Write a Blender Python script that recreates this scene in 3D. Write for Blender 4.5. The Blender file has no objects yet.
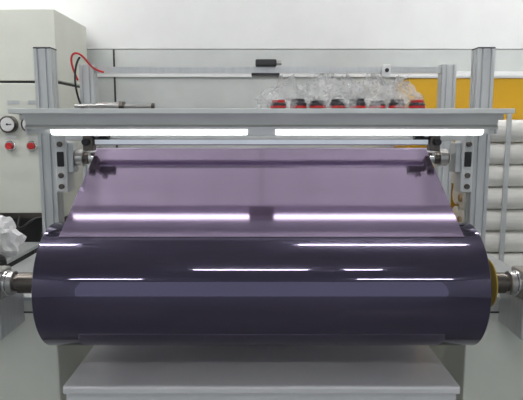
import bpy, bmesh, math, random
from mathutils import Vector, noise
random.seed(4)
H=1.5   # eye level above the floor; z values below are measured from eye level
sc=bpy.context.scene
sc.view_settings.view_transform='Standard'

# ---------------- materials ----------------
def mat(name,col,rough=.5,metal=0,var=.05,scale=6,bump=0,emit=None,es=0,coat=0,stretch=(1,1,1)):
    m=bpy.data.materials.new(name); m.use_nodes=True
    nt=m.node_tree; b=nt.nodes['Principled BSDF']
    b.inputs['Roughness'].default_value=rough; b.inputs['Metallic'].default_value=metal
    b.inputs['Coat Weight'].default_value=coat
    tc=nt.nodes.new('ShaderNodeTexCoord'); mp=nt.nodes.new('ShaderNodeMapping')
    mp.inputs['Scale'].default_value=stretch
    nz=nt.nodes.new('ShaderNodeTexNoise'); nz.inputs['Scale'].default_value=scale; nz.inputs['Detail'].default_value=4
    nt.links.new(tc.outputs['Object'],mp.inputs['Vector']); nt.links.new(mp.outputs[0],nz.inputs['Vector'])
    cr=nt.nodes.new('ShaderNodeValToRGB')
    cr.color_ramp.elements[0].position=.3; cr.color_ramp.elements[1].position=.7
    cr.color_ramp.elements[0].color=[c*(1-var) for c in col]+[1]
    cr.color_ramp.elements[1].color=[min(1,c*(1+var)) for c in col]+[1]
    nt.links.new(nz.outputs['Fac'],cr.inputs['Fac']); nt.links.new(cr.outputs['Color'],b.inputs['Base Color'])
    if bump:
        bp=nt.nodes.new('ShaderNodeBump'); bp.inputs['Strength'].default_value=bump; bp.inputs['Distance'].default_value=.01
        nt.links.new(nz.outputs['Fac'],bp.inputs['Height']); nt.links.new(bp.outputs[0],b.inputs['Normal'])
    if emit:
        b.inputs['Emission Color'].default_value=(*emit,1); b.inputs['Emission Strength'].default_value=es
    return m
M={}
M['wall']=mat('wall_paint',(.66,.69,.67),.6)
M['wallhi']=mat('upper_wall_paint',(.94,.95,.94),.6,var=.02)
M['ceil']=mat('ceiling_paint',(.66,.66,.68),.8)
M['floor']=mat('epoxy_floor',(.24,.25,.25),.3,scale=3)
M['alu']=mat('anodised_aluminium',(.64,.66,.66),.38,.4,stretch=(1,1,.05),scale=60)
M['steel']=mat('brushed_steel',(.55,.54,.52),.28,.9,stretch=(.05,1,1),scale=60)
M['dsteel']=mat('dark_steel',(.14,.125,.11),.3,.85)
M['chrome']=mat('chrome',(.8,.8,.8),.12,1)
M['white']=mat('white_powder_coat',(.80,.82,.81),.4,var=.03)
M['base']=mat('light_steel_tray',(.88,.88,.88),.3,.1,var=.02)
M['cab']=mat('cabinet_paint',(.80,.82,.73),.45,var=.03)
M['beam']=mat('beam_aluminium',(.82,.85,.83),.45,.1,var=.03)
M['black']=mat('black_plastic',(.02,.02,.022),.4)
M['gap_and_shade']=mat('dark_gap',(.05,.05,.05),.7)  # dark joints, plus the painted shade of the recess under the gauge cabinet
M['red']=mat('red_plastic',(.6,.03,.03),.35)
M['yel']=mat('yellow_paint',(.80,.46,.02),.45,var=.03)
M['ytape']=mat('yellow_ring',(.55,.40,.08),.5,var=.03)
M['led']=mat('led_diffuser',(1,1,1),.5,emit=(1,.99,1),es=3.8)
M['tube']=mat('tube_emitter',(1,1,1),.5,emit=(1,.98,.98),es=68)
M['panel']=mat('added_panel_glow',(1,1,1),.5,emit=(1,.98,1),es=.14)  # glow of the added ceiling panel, lightens the web's reflection
M['paper']=mat('gauge_face',(.9,.9,.88),.4)
M['froll']=mat('white_film',(.86,.85,.80),.35,var=.06,stretch=(1,10,10))
M['core']=mat('cardboard_core',(.42,.3,.17),.8)
M['web']=mat('purple_film_web',(.445,.355,.51),.10,.92,var=.02,scale=2,stretch=(4,.5,.5))  # same film as the roll, base lightened for the bright ceiling it mirrors
M['roll']=mat('purple_film_roll',(.13,.114,.172),.025,.9,var=.05,scale=3,stretch=(.5,5,5))  # same film as the web, base darkened for the dim hall it mirrors
M['roll'].node_tree.nodes['Principled BSDF'].inputs['Specular IOR Level'].default_value=.4
M['jar']=mat('dark_jar',(.05,.045,.05),.3)
def bagmat():
    m=mat('clear_plastic',(.9,.91,.91),.10,var=.02,scale=20,bump=.8)
    m.node_tree.nodes['Principled BSDF'].inputs['Alpha'].default_value=.28
    return m
M['bag']=bagmat()
M['sheet']=mat('crumpled_sheet',(.8,.8,.8),.5)

# ---------------- helpers ----------------
def group(name):
    e=bpy.data.objects.new(name,None); sc.collection.objects.link(e); e.empty_display_size=.1; return e
def finish(bm,name,m,par,smooth=False,bevel=0):
    me=bpy.data.meshes.new(name); bmesh.ops.recalc_face_normals(bm,faces=bm.faces); bm.to_mesh(me); bm.free()
    ob=bpy.data.objects.new(name,me); sc.collection.objects.link(ob)
    me.materials.append(m)
    if smooth:
        for p in me.polygons: p.use_smooth=True
        me.set_sharp_from_angle(angle=math.radians(35))
    if bevel:
        b=ob.modifiers.new('bevel','BEVEL'); b.width=bevel; b.segments=2; b.limit_method='ANGLE'
    if par: ob.parent=par
    return ob
def box(name,x0,x1,y0,y1,z0,z1,m,par=None,bevel=.003):
    bm=bmesh.new()
    bmesh.ops.create_cube(bm,size=1)
    for v in bm.verts:
        v.co=Vector(((x0+x1)/2+v.co.x*(x1-x0),(y0+y1)/2+v.co.y*(y1-y0),(z0+z1)/2+v.co.z*(z1-z0)+H))
    return finish(bm,name,m,par,bevel=bevel)
def lathe(name,axis,c,prof,m,par,seg=48):
    """prof: list of (t along axis, radius)"""
    bm=bmesh.new(); rings=[]
    for t,r in prof:
        ring=[]
        for i in range(seg):
            a=2*math.pi*i/seg; u,w=r*math.cos(a),r*math.sin(a)
            p={'x':(t,c[1]+u,c[2]+w),'y':(c[0]+u,t,c[2]+w),'z':(c[0]+u,c[1]+w,t)}[axis]
            ring.append(bm.verts.new((p[0],p[1],p[2]+H)))
        rings.append(ring)
    for a,b in zip(rings,rings[1:]):
        for i in range(seg): bm.faces.new((a[i],a[(i+1)%seg],b[(i+1)%seg],b[i]))
    bm.faces.new(rings[0]); bm.faces.new(rings[-1])
    return finish(bm,name,m,par,smooth=True)
def rod(name,axis,c,t0,t1,r,m,par,seg=32,ch=.002):
    return lathe(name,axis,c,[(t0,r-ch),(t0+ch,r),(t1-ch,r),(t1,r-ch)],m,par,seg)
def prism(name,pts,x0,x1,m,par,bevel=0):
    """polygon in (y,z) extruded along x"""
    bm=bmesh.new()
    a=[bm.verts.new((x0,p[0],p[1]+H)) for p in pts]; b=[bm.verts.new((x1,p[0],p[1]+H)) for p in pts]
    n=len(pts)
    for i in range(n): bm.faces.new((a[i],a[(i+1)%n],b[(i+1)%n],b[i]))
    bm.faces.new(a); bm.faces.new(b)
    return finish(bm,name,m,par,bevel=bevel)
def extrusion(name,cx,cy,z0,z1,w,m,par,axis='z'):
    """slotted aluminium profile"""
    h=w/2; s=w*.055; d=w*.11
    side=[]
    for c in (-w*.25,w*.25): side+=[(c-s,0),(c-s,d),(c+s,d),(c+s,0)]
    pts=[]
    for k in range(4):
        ang=k*math.pi/2
        loc=[(-h,-h)]+[(a,-h+b) for a,b in side]
        for x,y in loc: pts.append((x*math.cos(ang)-y*math.sin(ang),x*math.sin(ang)+y*math.cos(ang)))
    bm=bmesh.new()
    def P(p,t):
        if axis=='z': return (cx+p[0],cy+p[1],t+H)
        return (t,cx+p[0],cy+p[1]+H)
    a=[bm.verts.new(P(p,z0)) for p in pts]; b=[bm.verts.new(P(p,z1)) for p in pts]; n=len(pts)
    for i in range(n): bm.faces.new((a[i],a[(i+1)%n],b[(i+1)%n],b[i]))
    bm.faces.new(a); bm.faces.new(b)
    return finish(bm,name,m,par)
def cable(name,pts,r,m,par):
    cu=bpy.data.curves.new(name,'CURVE'); cu.dimensions='3D'; cu.bevel_depth=r; cu.bevel_resolution=3
    s=cu.splines.new('NURBS'); s.points.add(len(pts)-1); s.use_endpoint_u=True; s.order_u=4
    for p,q in zip(s.points,pts): p.co=(q[0],q[1],q[2]+H,1)
    cu.materials.append(m); o=bpy.data.objects.new(name,cu); sc.collection.objects.link(o); o.parent=par; return o

# ---------------- room ----------------
box('floor',-2.8,2.8,-5,3.8,-1.6,-1.5,M['floor'],bevel=0)
w=group('wall_back')
box('lower_panel',-2.8,2.8,3.6,3.7,-1.5,.47,M['wall'],w,0)
box('upper_panel',-2.8,2.8,3.6,3.7,.475,1.6,M['wallhi'],w,0)
box('panel_joint_1',-.93,-.92,3.594,3.602,-1.5,.47,M['gap_and_shade'],w,0)
box('wall_left',-2.9,-2.8,-5,3.8,-1.5,1.6,M['wall'],bevel=0)
box('wall_right',2.8,2.9,-5,3.8,-1.5,1.6,M['wall'],bevel=0)
box('ceiling',-2.9,2.9,-5,3.8,1.6,1.7,M['ceil'],bevel=0)
box('trim_1',-2.8,2.8,3.58,3.6,.30,.335,M['wallhi'],bevel=.002)

def tube(x0,x1,y,r=.014):
    g=group('ceiling_and_fill_light')  # shared by tubes matching the roll's streaks and by added fill tubes
    box('housing',x0-.04,x1+.04,y-.03,y+.03,1.55,1.6,M['white'],g,.004)
    rod('tube',"x",(0,y,1.535),x0,x1,r,M['tube'],g,16)
tube(.25,1.36,1.78,.022); tube(-2.3,-1.24,1.78,.022)
tube(-.59,.40,-.7,.016); tube(.73,1.05,-.7)
tube(-2.4,-1.45,2.95); tube(1.45,2.4,2.95)  # added unseen tubes for room light, kept wide of the web's reflection
tube(-2.4,-1.5,-3.2); tube(1.2,2.4,-3.2)  # added tubes behind the camera, lift the room dimmed by the long ceiling
g=group('added_glow_panel')  # unseen glowing panel added above the web to give it a soft sheen
box('frame',-1.18,1.18,2.17,3.36,1.565,1.6,M['white'],g,.004)
box('glow_pane_1',-1.15,-.012,2.20,3.33,1.555,1.57,M['panel'],g,.002)
box('glow_pane_2',.012,1.15,2.20,3.33,1.555,1.57,M['panel'],g,.002)

# ---------------- film roll ----------------
RC=(1.92,-.551); R=.214; HW=.725
g=group('purple_film_roll')
lathe('wound_film','x',(0,)+RC,[(-HW,.07),(-HW,R-.003),(-HW+.003,R),(HW-.003,R),(HW,R-.003),(HW,.07)],M['roll'],g,160)
rod('core','x',(0,)+RC,-HW-.03,HW+.03,.05,M['core'],g)
g=group('unwinding_shaft')
rod('axle','x',(0,)+RC,-1.08,1.08,.030,M['dsteel'],g)
for s in (-1,1):
    rod('chuck','x',(0,)+RC,*sorted((s*.765,s*.855)),.037,M['dsteel'],g)
    rod('collar','x',(0,)+RC,*sorted((s*.868,s*.892)),.042,M['steel'],g)
rod('ring','x',(0,)+RC,.795,.800,.085,M['ytape'],g)

# web
A=(2.30,-.132); r=.04
dx,dz=RC[0]-A[0],RC[1]-A[1]; D=math.hypot(dx,dz)
Rw=R+.0015; rw=r+.001
na=math.atan2(dz,dx)%(2*math.pi)-math.acos((rw-Rw)/D)
prof=[(RC[0]+Rw*math.cos(na),RC[1]+Rw*math.sin(na))]
for i in range(1,20):
    t=i/20; p0=prof[0]; p1=(A[0]+rw*math.cos(na),A[1]+rw*math.sin(na))
    prof.append((p0[0]*(1-t)+p1[0]*t,p0[1]*(1-t)+p1[1]*t))
for i in range(13):
    a=na*(1-i/12); prof.append((A[0]+rw*math.cos(a),A[1]+rw*math.sin(a)))
prof.append((A[0]+rw,-.84))
bm=bmesh.new(); cols=[]
N=40
for j in range(N+1):
    x=-.668+1.336*j/N
    cols.append([bm.verts.new((x,p[0],p[1]+H)) for p in prof])
for c0,c1 in zip(cols,cols[1:]):
    for i in range(len(prof)-1): bm.faces.new((c0[i],c1[i],c1[i+1],c0[i+1]))
finish(bm,'purple_film_web',M['web'],None,smooth=True)

# ---------------- machine frame ----------------
g=group('aluminium_machine_frame')
for s,fx,bx in ((-1,.866,.872),(1,.888,.935)):
    extrusion('front_post',s*fx,2.30,-.64,.30,.068,M['alu'],g)
    extrusion('back_post',s*bx,2.88,-1.5,.30,.07,M['alu'],g)
    box('post_cap',s*fx-.035,s*fx+.035,2.265,2.335,.30,.306,M['black'],g,.002)
    box('side_rail',s*fx-.03,s*fx+.03,2.337,2.842,-.62,-.56,M['alu'],g)
    xo=fx-.036
    box('bearing_bracket',*sorted((s*(xo-.048),s*xo)),2.25,2.34,-.27,.0,M['white'],g,.006)
    for zz in (-.03,-.075,-.20,-.245):
        rod('bolt','y',(s*(xo-.024),0,zz),2.238,2.251,.011,M['dsteel'],g,12)
    box('bracket_foot',*sorted((s*(xo-.070),s*(xo-.048))),2.262,2.33,-.19,-.07,M['alu'],g,.003)
    box('bracket_slot',*sorted((s*(xo-.038),s*(xo-.010))),2.243,2.251,-.165,-.105,M['black'],g,.004)
extrusion('top_rail',2.88,.275,-.837,.90,.03,M['alu'],g,axis='x')
box('back_shelf',-.837,.90,2.80,3.02,.045,.06,M['white'],g)
box('rail_motor',-.03,.075,2.84,2.92,.292,.325,M['black'],g,.006)
box('rail_motor_base',-.05,.09,2.835,2.925,.245,.258,M['black'],g,.003)
rod('rail_motor_knob','x',(0,2.875,.31),.075,.10,.012,M['steel'],g,16)
box('rail_sensor',.60,.64,2.83,2.86,.235,.30,M['white'],g,.006)
rod('sensor_lens','y',(.62,0,.27),2.822,2.831,.01,M['black'],g,16)
cable('red_wire',[(-.91,2.83,.22),(-.95,2.80,.33),(-.89,2.78,.37),(-.84,2.80,.29),(-.82,2.82,.27),(-.78,2.83,.26)],.005,M['red'],g)
cable('black_wire',[(-.90,2.83,.1),(-.93,2.80,.2),(-.91,2.79,.3),(-.89,2.81,.33)],.005,M['black'],g)

# idler roller
g=group('idler_roller')
rod('sleeve','x',(0,)+A,-.70,.70,r,M['chrome'],g,64)
for s in (-1,1):
    rod('journal','x',(0,)+A,*sorted((s*.70,s*.765)),.026,M['dsteel'],g)
    rod('bearing','x',(0,)+A,*sorted((s*.725,s*.757)),.036,M['steel'],g)

# narrow guide bar above the idler
g=group('guide_bar')
box('bar',-.66,.66,2.215,2.235,-.078,-.052,M['chrome'],g,.004)
box('backing',-.78,.80,2.236,2.25,-.06,-.03,M['white'],g,.002)
for s in (-1,1):
    box('clamp',*sorted((s*.60,s*.67)),2.20,2.245,-.05,-.02,M['black'],g,.004)
    box('clamp_end',*sorted((s*.66,s*.70)),2.20,2.25,-.10,-.03,M['dsteel'],g,.004)
    rod('clamp_knob','y',(s*.64,0,-.035),2.18,2.2,.012,M['steel'],g,16)
    rod('clamp_knob','y',(s*.685,0,-.065),2.18,2.2,.014,M['black'],g,16)

# inspection light beam
g=group('inspection_light_beam')
prism('top_flange',[(1.97,.040),(2.068,.040),(2.068,.058),(1.97,.058)],-.882,.882,M['beam'],g,.002)
prism('body',[(1.985,.040),(2.065,.040),(2.06,-.03),(2.035,-.03),(2.025,-.004)],-.84,.84,M['beam'],g,.001)
prism('lip',[(2.004,-.006),(2.022,.004),(2.032,.0),(2.032,-.014),(2.004,-.014)],-.84,.84,M['steel'],g)
for x0,x1 in ((-.75,-.05),(.05,.79)):
    prism('led_strip',[(2.009,-.015),(2.017,-.015),(2.018,-.032),(2.012,-.032)],x0,x1,M['led'],g)
    box('led_back',x0,x1,2.020,2.055,-.038,-.028,M['beam'],g,.001)
box('led_joint',-.05,.05,2.012,2.055,-.036,-.01,M['steel'],g,.001)
for s in (-1,1):
    box('hanger',*sorted((s*.850,s*.878)),2.05,2.265,.02,.040,M['steel'],g,.002)
    box('end_cap',*sorted((s*.841,s*.847)),2.02,2.065,-.03,.036,M['white'],g,.002)

# spare air shaft on the rear post
g=group('spare_air_shaft')
rod('bar','x',(0,2.76,.092),-.91,-.53,.011,M['steel'],g)
rod('sleeve','x',(0,2.76,.092),-.80,-.67,.02,M['steel'],g)
rod('nut','x',(0,2.76,.092),-.69,-.665,.026,M['dsteel'],g,6)
rod('tip','x',(0,2.76,.092),-.535,-.52,.015,M['dsteel'],g)
box('cradle',-.88,-.86,2.74,2.844,.06,.082,M['black'],g)

# ---------------- base ----------------
g=group('machine_base')
box('tray',-.655,.655,1.74,2.80,-.88,-.85,M['base'],g,.008)
box('cabinet',-.65,.65,1.76,2.78,-1.5,-.88,M['base'],g,.006)
for s in (-1,1):
    st=group('shaft_stand')
    box('cabinet',*sorted((s*.78,s*1.14)),2.05,2.83,-1.5,-.655,M['cab'],st,.006)
    box('top_plate',*sorted((s*.775,s*1.145)),2.04,2.835,-.655,-.641,M['alu'],st,.003)
    box('arm',*sorted((s*.90,s*1.02)),1.86,2.06,-.74,-.60,M['alu'],st,.006)
    box('bearing_block',*sorted((s*.90,s*.98)),1.865,1.975,-.60,-.50,M['steel'],st,.01)
    rod('bearing_ring','x',(0,)+RC,*sorted((s*.888,s*.90)),.045,M['chrome'],st)
    box('door_gap',*sorted((s*.82,s*1.10)),2.046,2.051,-.705,-.70,M['gap_and_shade'],st,0)
    rod('block_bolt','y',(s*.92,0,-.585),1.855,1.866,.008,M['dsteel'],st,6)
    rod('block_bolt','y',(s*.96,0,-.585),1.855,1.866,.008,M['dsteel'],st,6)

# ---------------- gauge cabinet, left ----------------
g=group('pneumatic_control_cabinet')
box('body',-2.6,-1.08,3.0,3.56,-.50,.22,M['cab'],g,.006)
box('recess_shade',-2.55,-1.13,3.1,3.5,-1.5,-.50,M['gap_and_shade'],g,.004)  # dark box, its colour stands in for shade in the opening below
box('header',-2.6,-1.08,3.02,3.56,.235,.60,M['cab'],g,.004)
box('header_gap',-2.58,-1.10,3.04,3.5,.218,.238,M['gap_and_shade'],g,0)
box('bottom_edge',-2.6,-1.08,2.99,3.0,-.50,-.47,M['dsteel'],g,0)
for x in (-1.335,-1.22,-1.45):
    lathe('gauge_rim','y',(x,0,.005),[(3.0,.045),(2.968,.045),(2.962,.040),(2.968,.036),(2.975,.036)],M['dsteel'],g,32)
    rod('gauge_dial','y',(x,0,.005),2.966,2.974,.036,M['paper'],g,32,.0005)
    box('gauge_needle',x-.002,x+.022,2.963,2.966,.003,.007,M['black'],g,0)
    rod('gauge_hub','y',(x,0,.005),2.960,2.966,.005,M['black'],g,12,.0005)
    rod('button_ring','y',(x,0,-.109),2.98,3.0,.028,M['chrome'],g,32)
    rod('red_button','y',(x,0,-.109),2.965,2.981,.018,M['red'],g,32)
    box('label',x-.03,x+.03,2.996,3.0,-.07,-.055,M['paper'],g,0)
for k,(x,z) in enumerate([(-1.31,.12),(-1.20,.12)]):
    box('nameplate',x-.03,x+.03,2.996,3.0,z-.01,z+.01,M['alu'],g,0)
cable('air_hose',[(-1.30,2.97,-.49),(-1.30,2.92,-.56),(-1.24,2.88,-.53),(-1.18,2.90,-.47),(-1.15,2.96,-.49)],.008,M['black'],g)

# trolley with clutter
g=group('tool_trolley')
box('shelf',-1.75,-1.16,2.28,2.90,-.63,-.61,M['alu'],g)
box('lower_shelf',-1.75,-1.16,2.28,2.90,-1.3,-1.28,M['alu'],g)
for x in (-1.73,-1.18):
    for y in (2.30,2.88): rod('leg','z',(x,y,0),-1.5,-.63,.012,M['dsteel'],g,12)
def crumple(name,cx,cy,z0,sx,sy,sz,m,seed,amp=.35,par=None,sub=4,peak=0):
    bm=bmesh.new(); bmesh.ops.create_icosphere(bm,subdivisions=sub,radius=1)
    for v in bm.verts:
        n=v.co.normalized()
        f=1+amp*noise.noise(n*2.2+Vector((seed,0,0)))+amp*.5*abs(noise.noise(n*6+Vector((0,seed,0))))
        p=n*f
        zz=max(p.z,-.6)
        k=1
        if peak and zz>0: k=1-peak*min(1,zz)**1.2
        v.co=Vector((cx+p.x*sx*k,cy+p.y*sy*k,z0+(zz+.6)/1.6*sz+H))
    return finish(bm,name,m,par)
crumple('crumpled_plastic_sheet',-1.26,2.59,-.61,.10,.075,.17,M['sheet'],3.1,.6)
crumple('black_cloth_bag',-1.58,2.74,-.61,.12,.08,.25,M['black'],7.7,.4)
crumple('black_cloth_bag',-1.24,2.38,-.61,.10,.06,.11,M['black'],5.2,.5)
cc=group('cable_coil')
for k in range(5):
    cx,cy=-1.45,2.42; rr=.05+.003*k
    pts=[(cx+rr*math.cos(t*.6+k)*.9,cy+rr*math.sin(t*.6+k)*.5,-.603+.010*k+.004*math.sin(t)) for t in range(12)]
    cable('loop',pts,.005,M['black'],cc)

# ---------------- bottles in plastic bags on rear shelf ----------------
g=group('ink_jar_row')
for i in range(8):
    x=.085+i*.0995
    dz=(.0,.006,-.002,.004,.008,-.003,.003,.0)[i]
    lathe('jar','z',(x,2.86,0),[(.060,.036),(.064,.041),(.104+dz,.041),(.112+dz,.034)],M['jar'],g,24)
    lathe('lid','z',(x,2.86,0),[(.112+dz,.030),(.113+dz,.034),(.123+dz,.034),(.126+dz,.030)],M['red'] if i in (0,7) else M['jar'],g,24)
    rod('label','z',(x,2.86,0),.086,.097,.0418,M['red'],g,24,.0003)
for k,(x,sx,sz) in enumerate([(.13,.12,.165),(.32,.12,.20),(.44,.11,.16),(.58,.12,.185),(.70,.12,.16)]):
    crumple('clear_plastic_bag',x,2.92,.062,sx,.085,sz,M['bag'],k*2.3+.7,.6,None,5,.5)

# ---------------- right side ----------------
g=group('yellow_storage_cabinet')
box('body',.84,2.5,3.25,3.55,-1.5,.265,M['yel'],g,.004)
box('top',.83,2.51,3.24,3.56,.265,.28,M['white'],g,.003)
box('door_gap',1.64,1.647,3.246,3.252,-1.4,.25,M['gap_and_shade'],g,0)
box('handle',1.58,1.6,3.22,3.25,-.3,-.1,M['steel'],g,.004)
g=group('white_film_roll_stack')
for k in range(13):
    z=-1.445+.118*k
    L=1.04+random.uniform(-.015,.03)
    lathe('roll','x',(0,2.95+random.uniform(-.008,.008),z),[(L,.02),(L+.001,.054),(L+.005,.058),(2.3,.058),(2.301,.02)],M['froll'],g,40)
    rod('core','x',(0,2.95,z),L-.012,L+.1,.020,M['core'],g,20)
    lathe('roll','x',(0,3.10,z),[(L+.02,.02),(L+.021,.052),(L+.025,.055),(2.3,.055),(2.301,.02)],M['froll'],g,40)
for x in (1.26,2.2):
    box('rack_post',x-.012,x+.012,2.87,2.885,-1.5,.06,M['alu'],g)

# ---------------- camera / world ----------------
cam=bpy.data.cameras.new('cam'); co=bpy.data.objects.new('camera',cam); sc.collection.objects.link(co)
co.location=(0,0,H); co.rotation_euler=(math.radians(90-7.6),0,0)
cam.sensor_width=36; cam.lens=36*560/523
sc.camera=co
wd=bpy.data.worlds.new('world'); sc.world=wd; wd.use_nodes=True
wd.node_tree.nodes['Background'].inputs[0].default_value=(.72,.78,.88,1)
wd.node_tree.nodes['Background'].inputs[1].default_value=.8
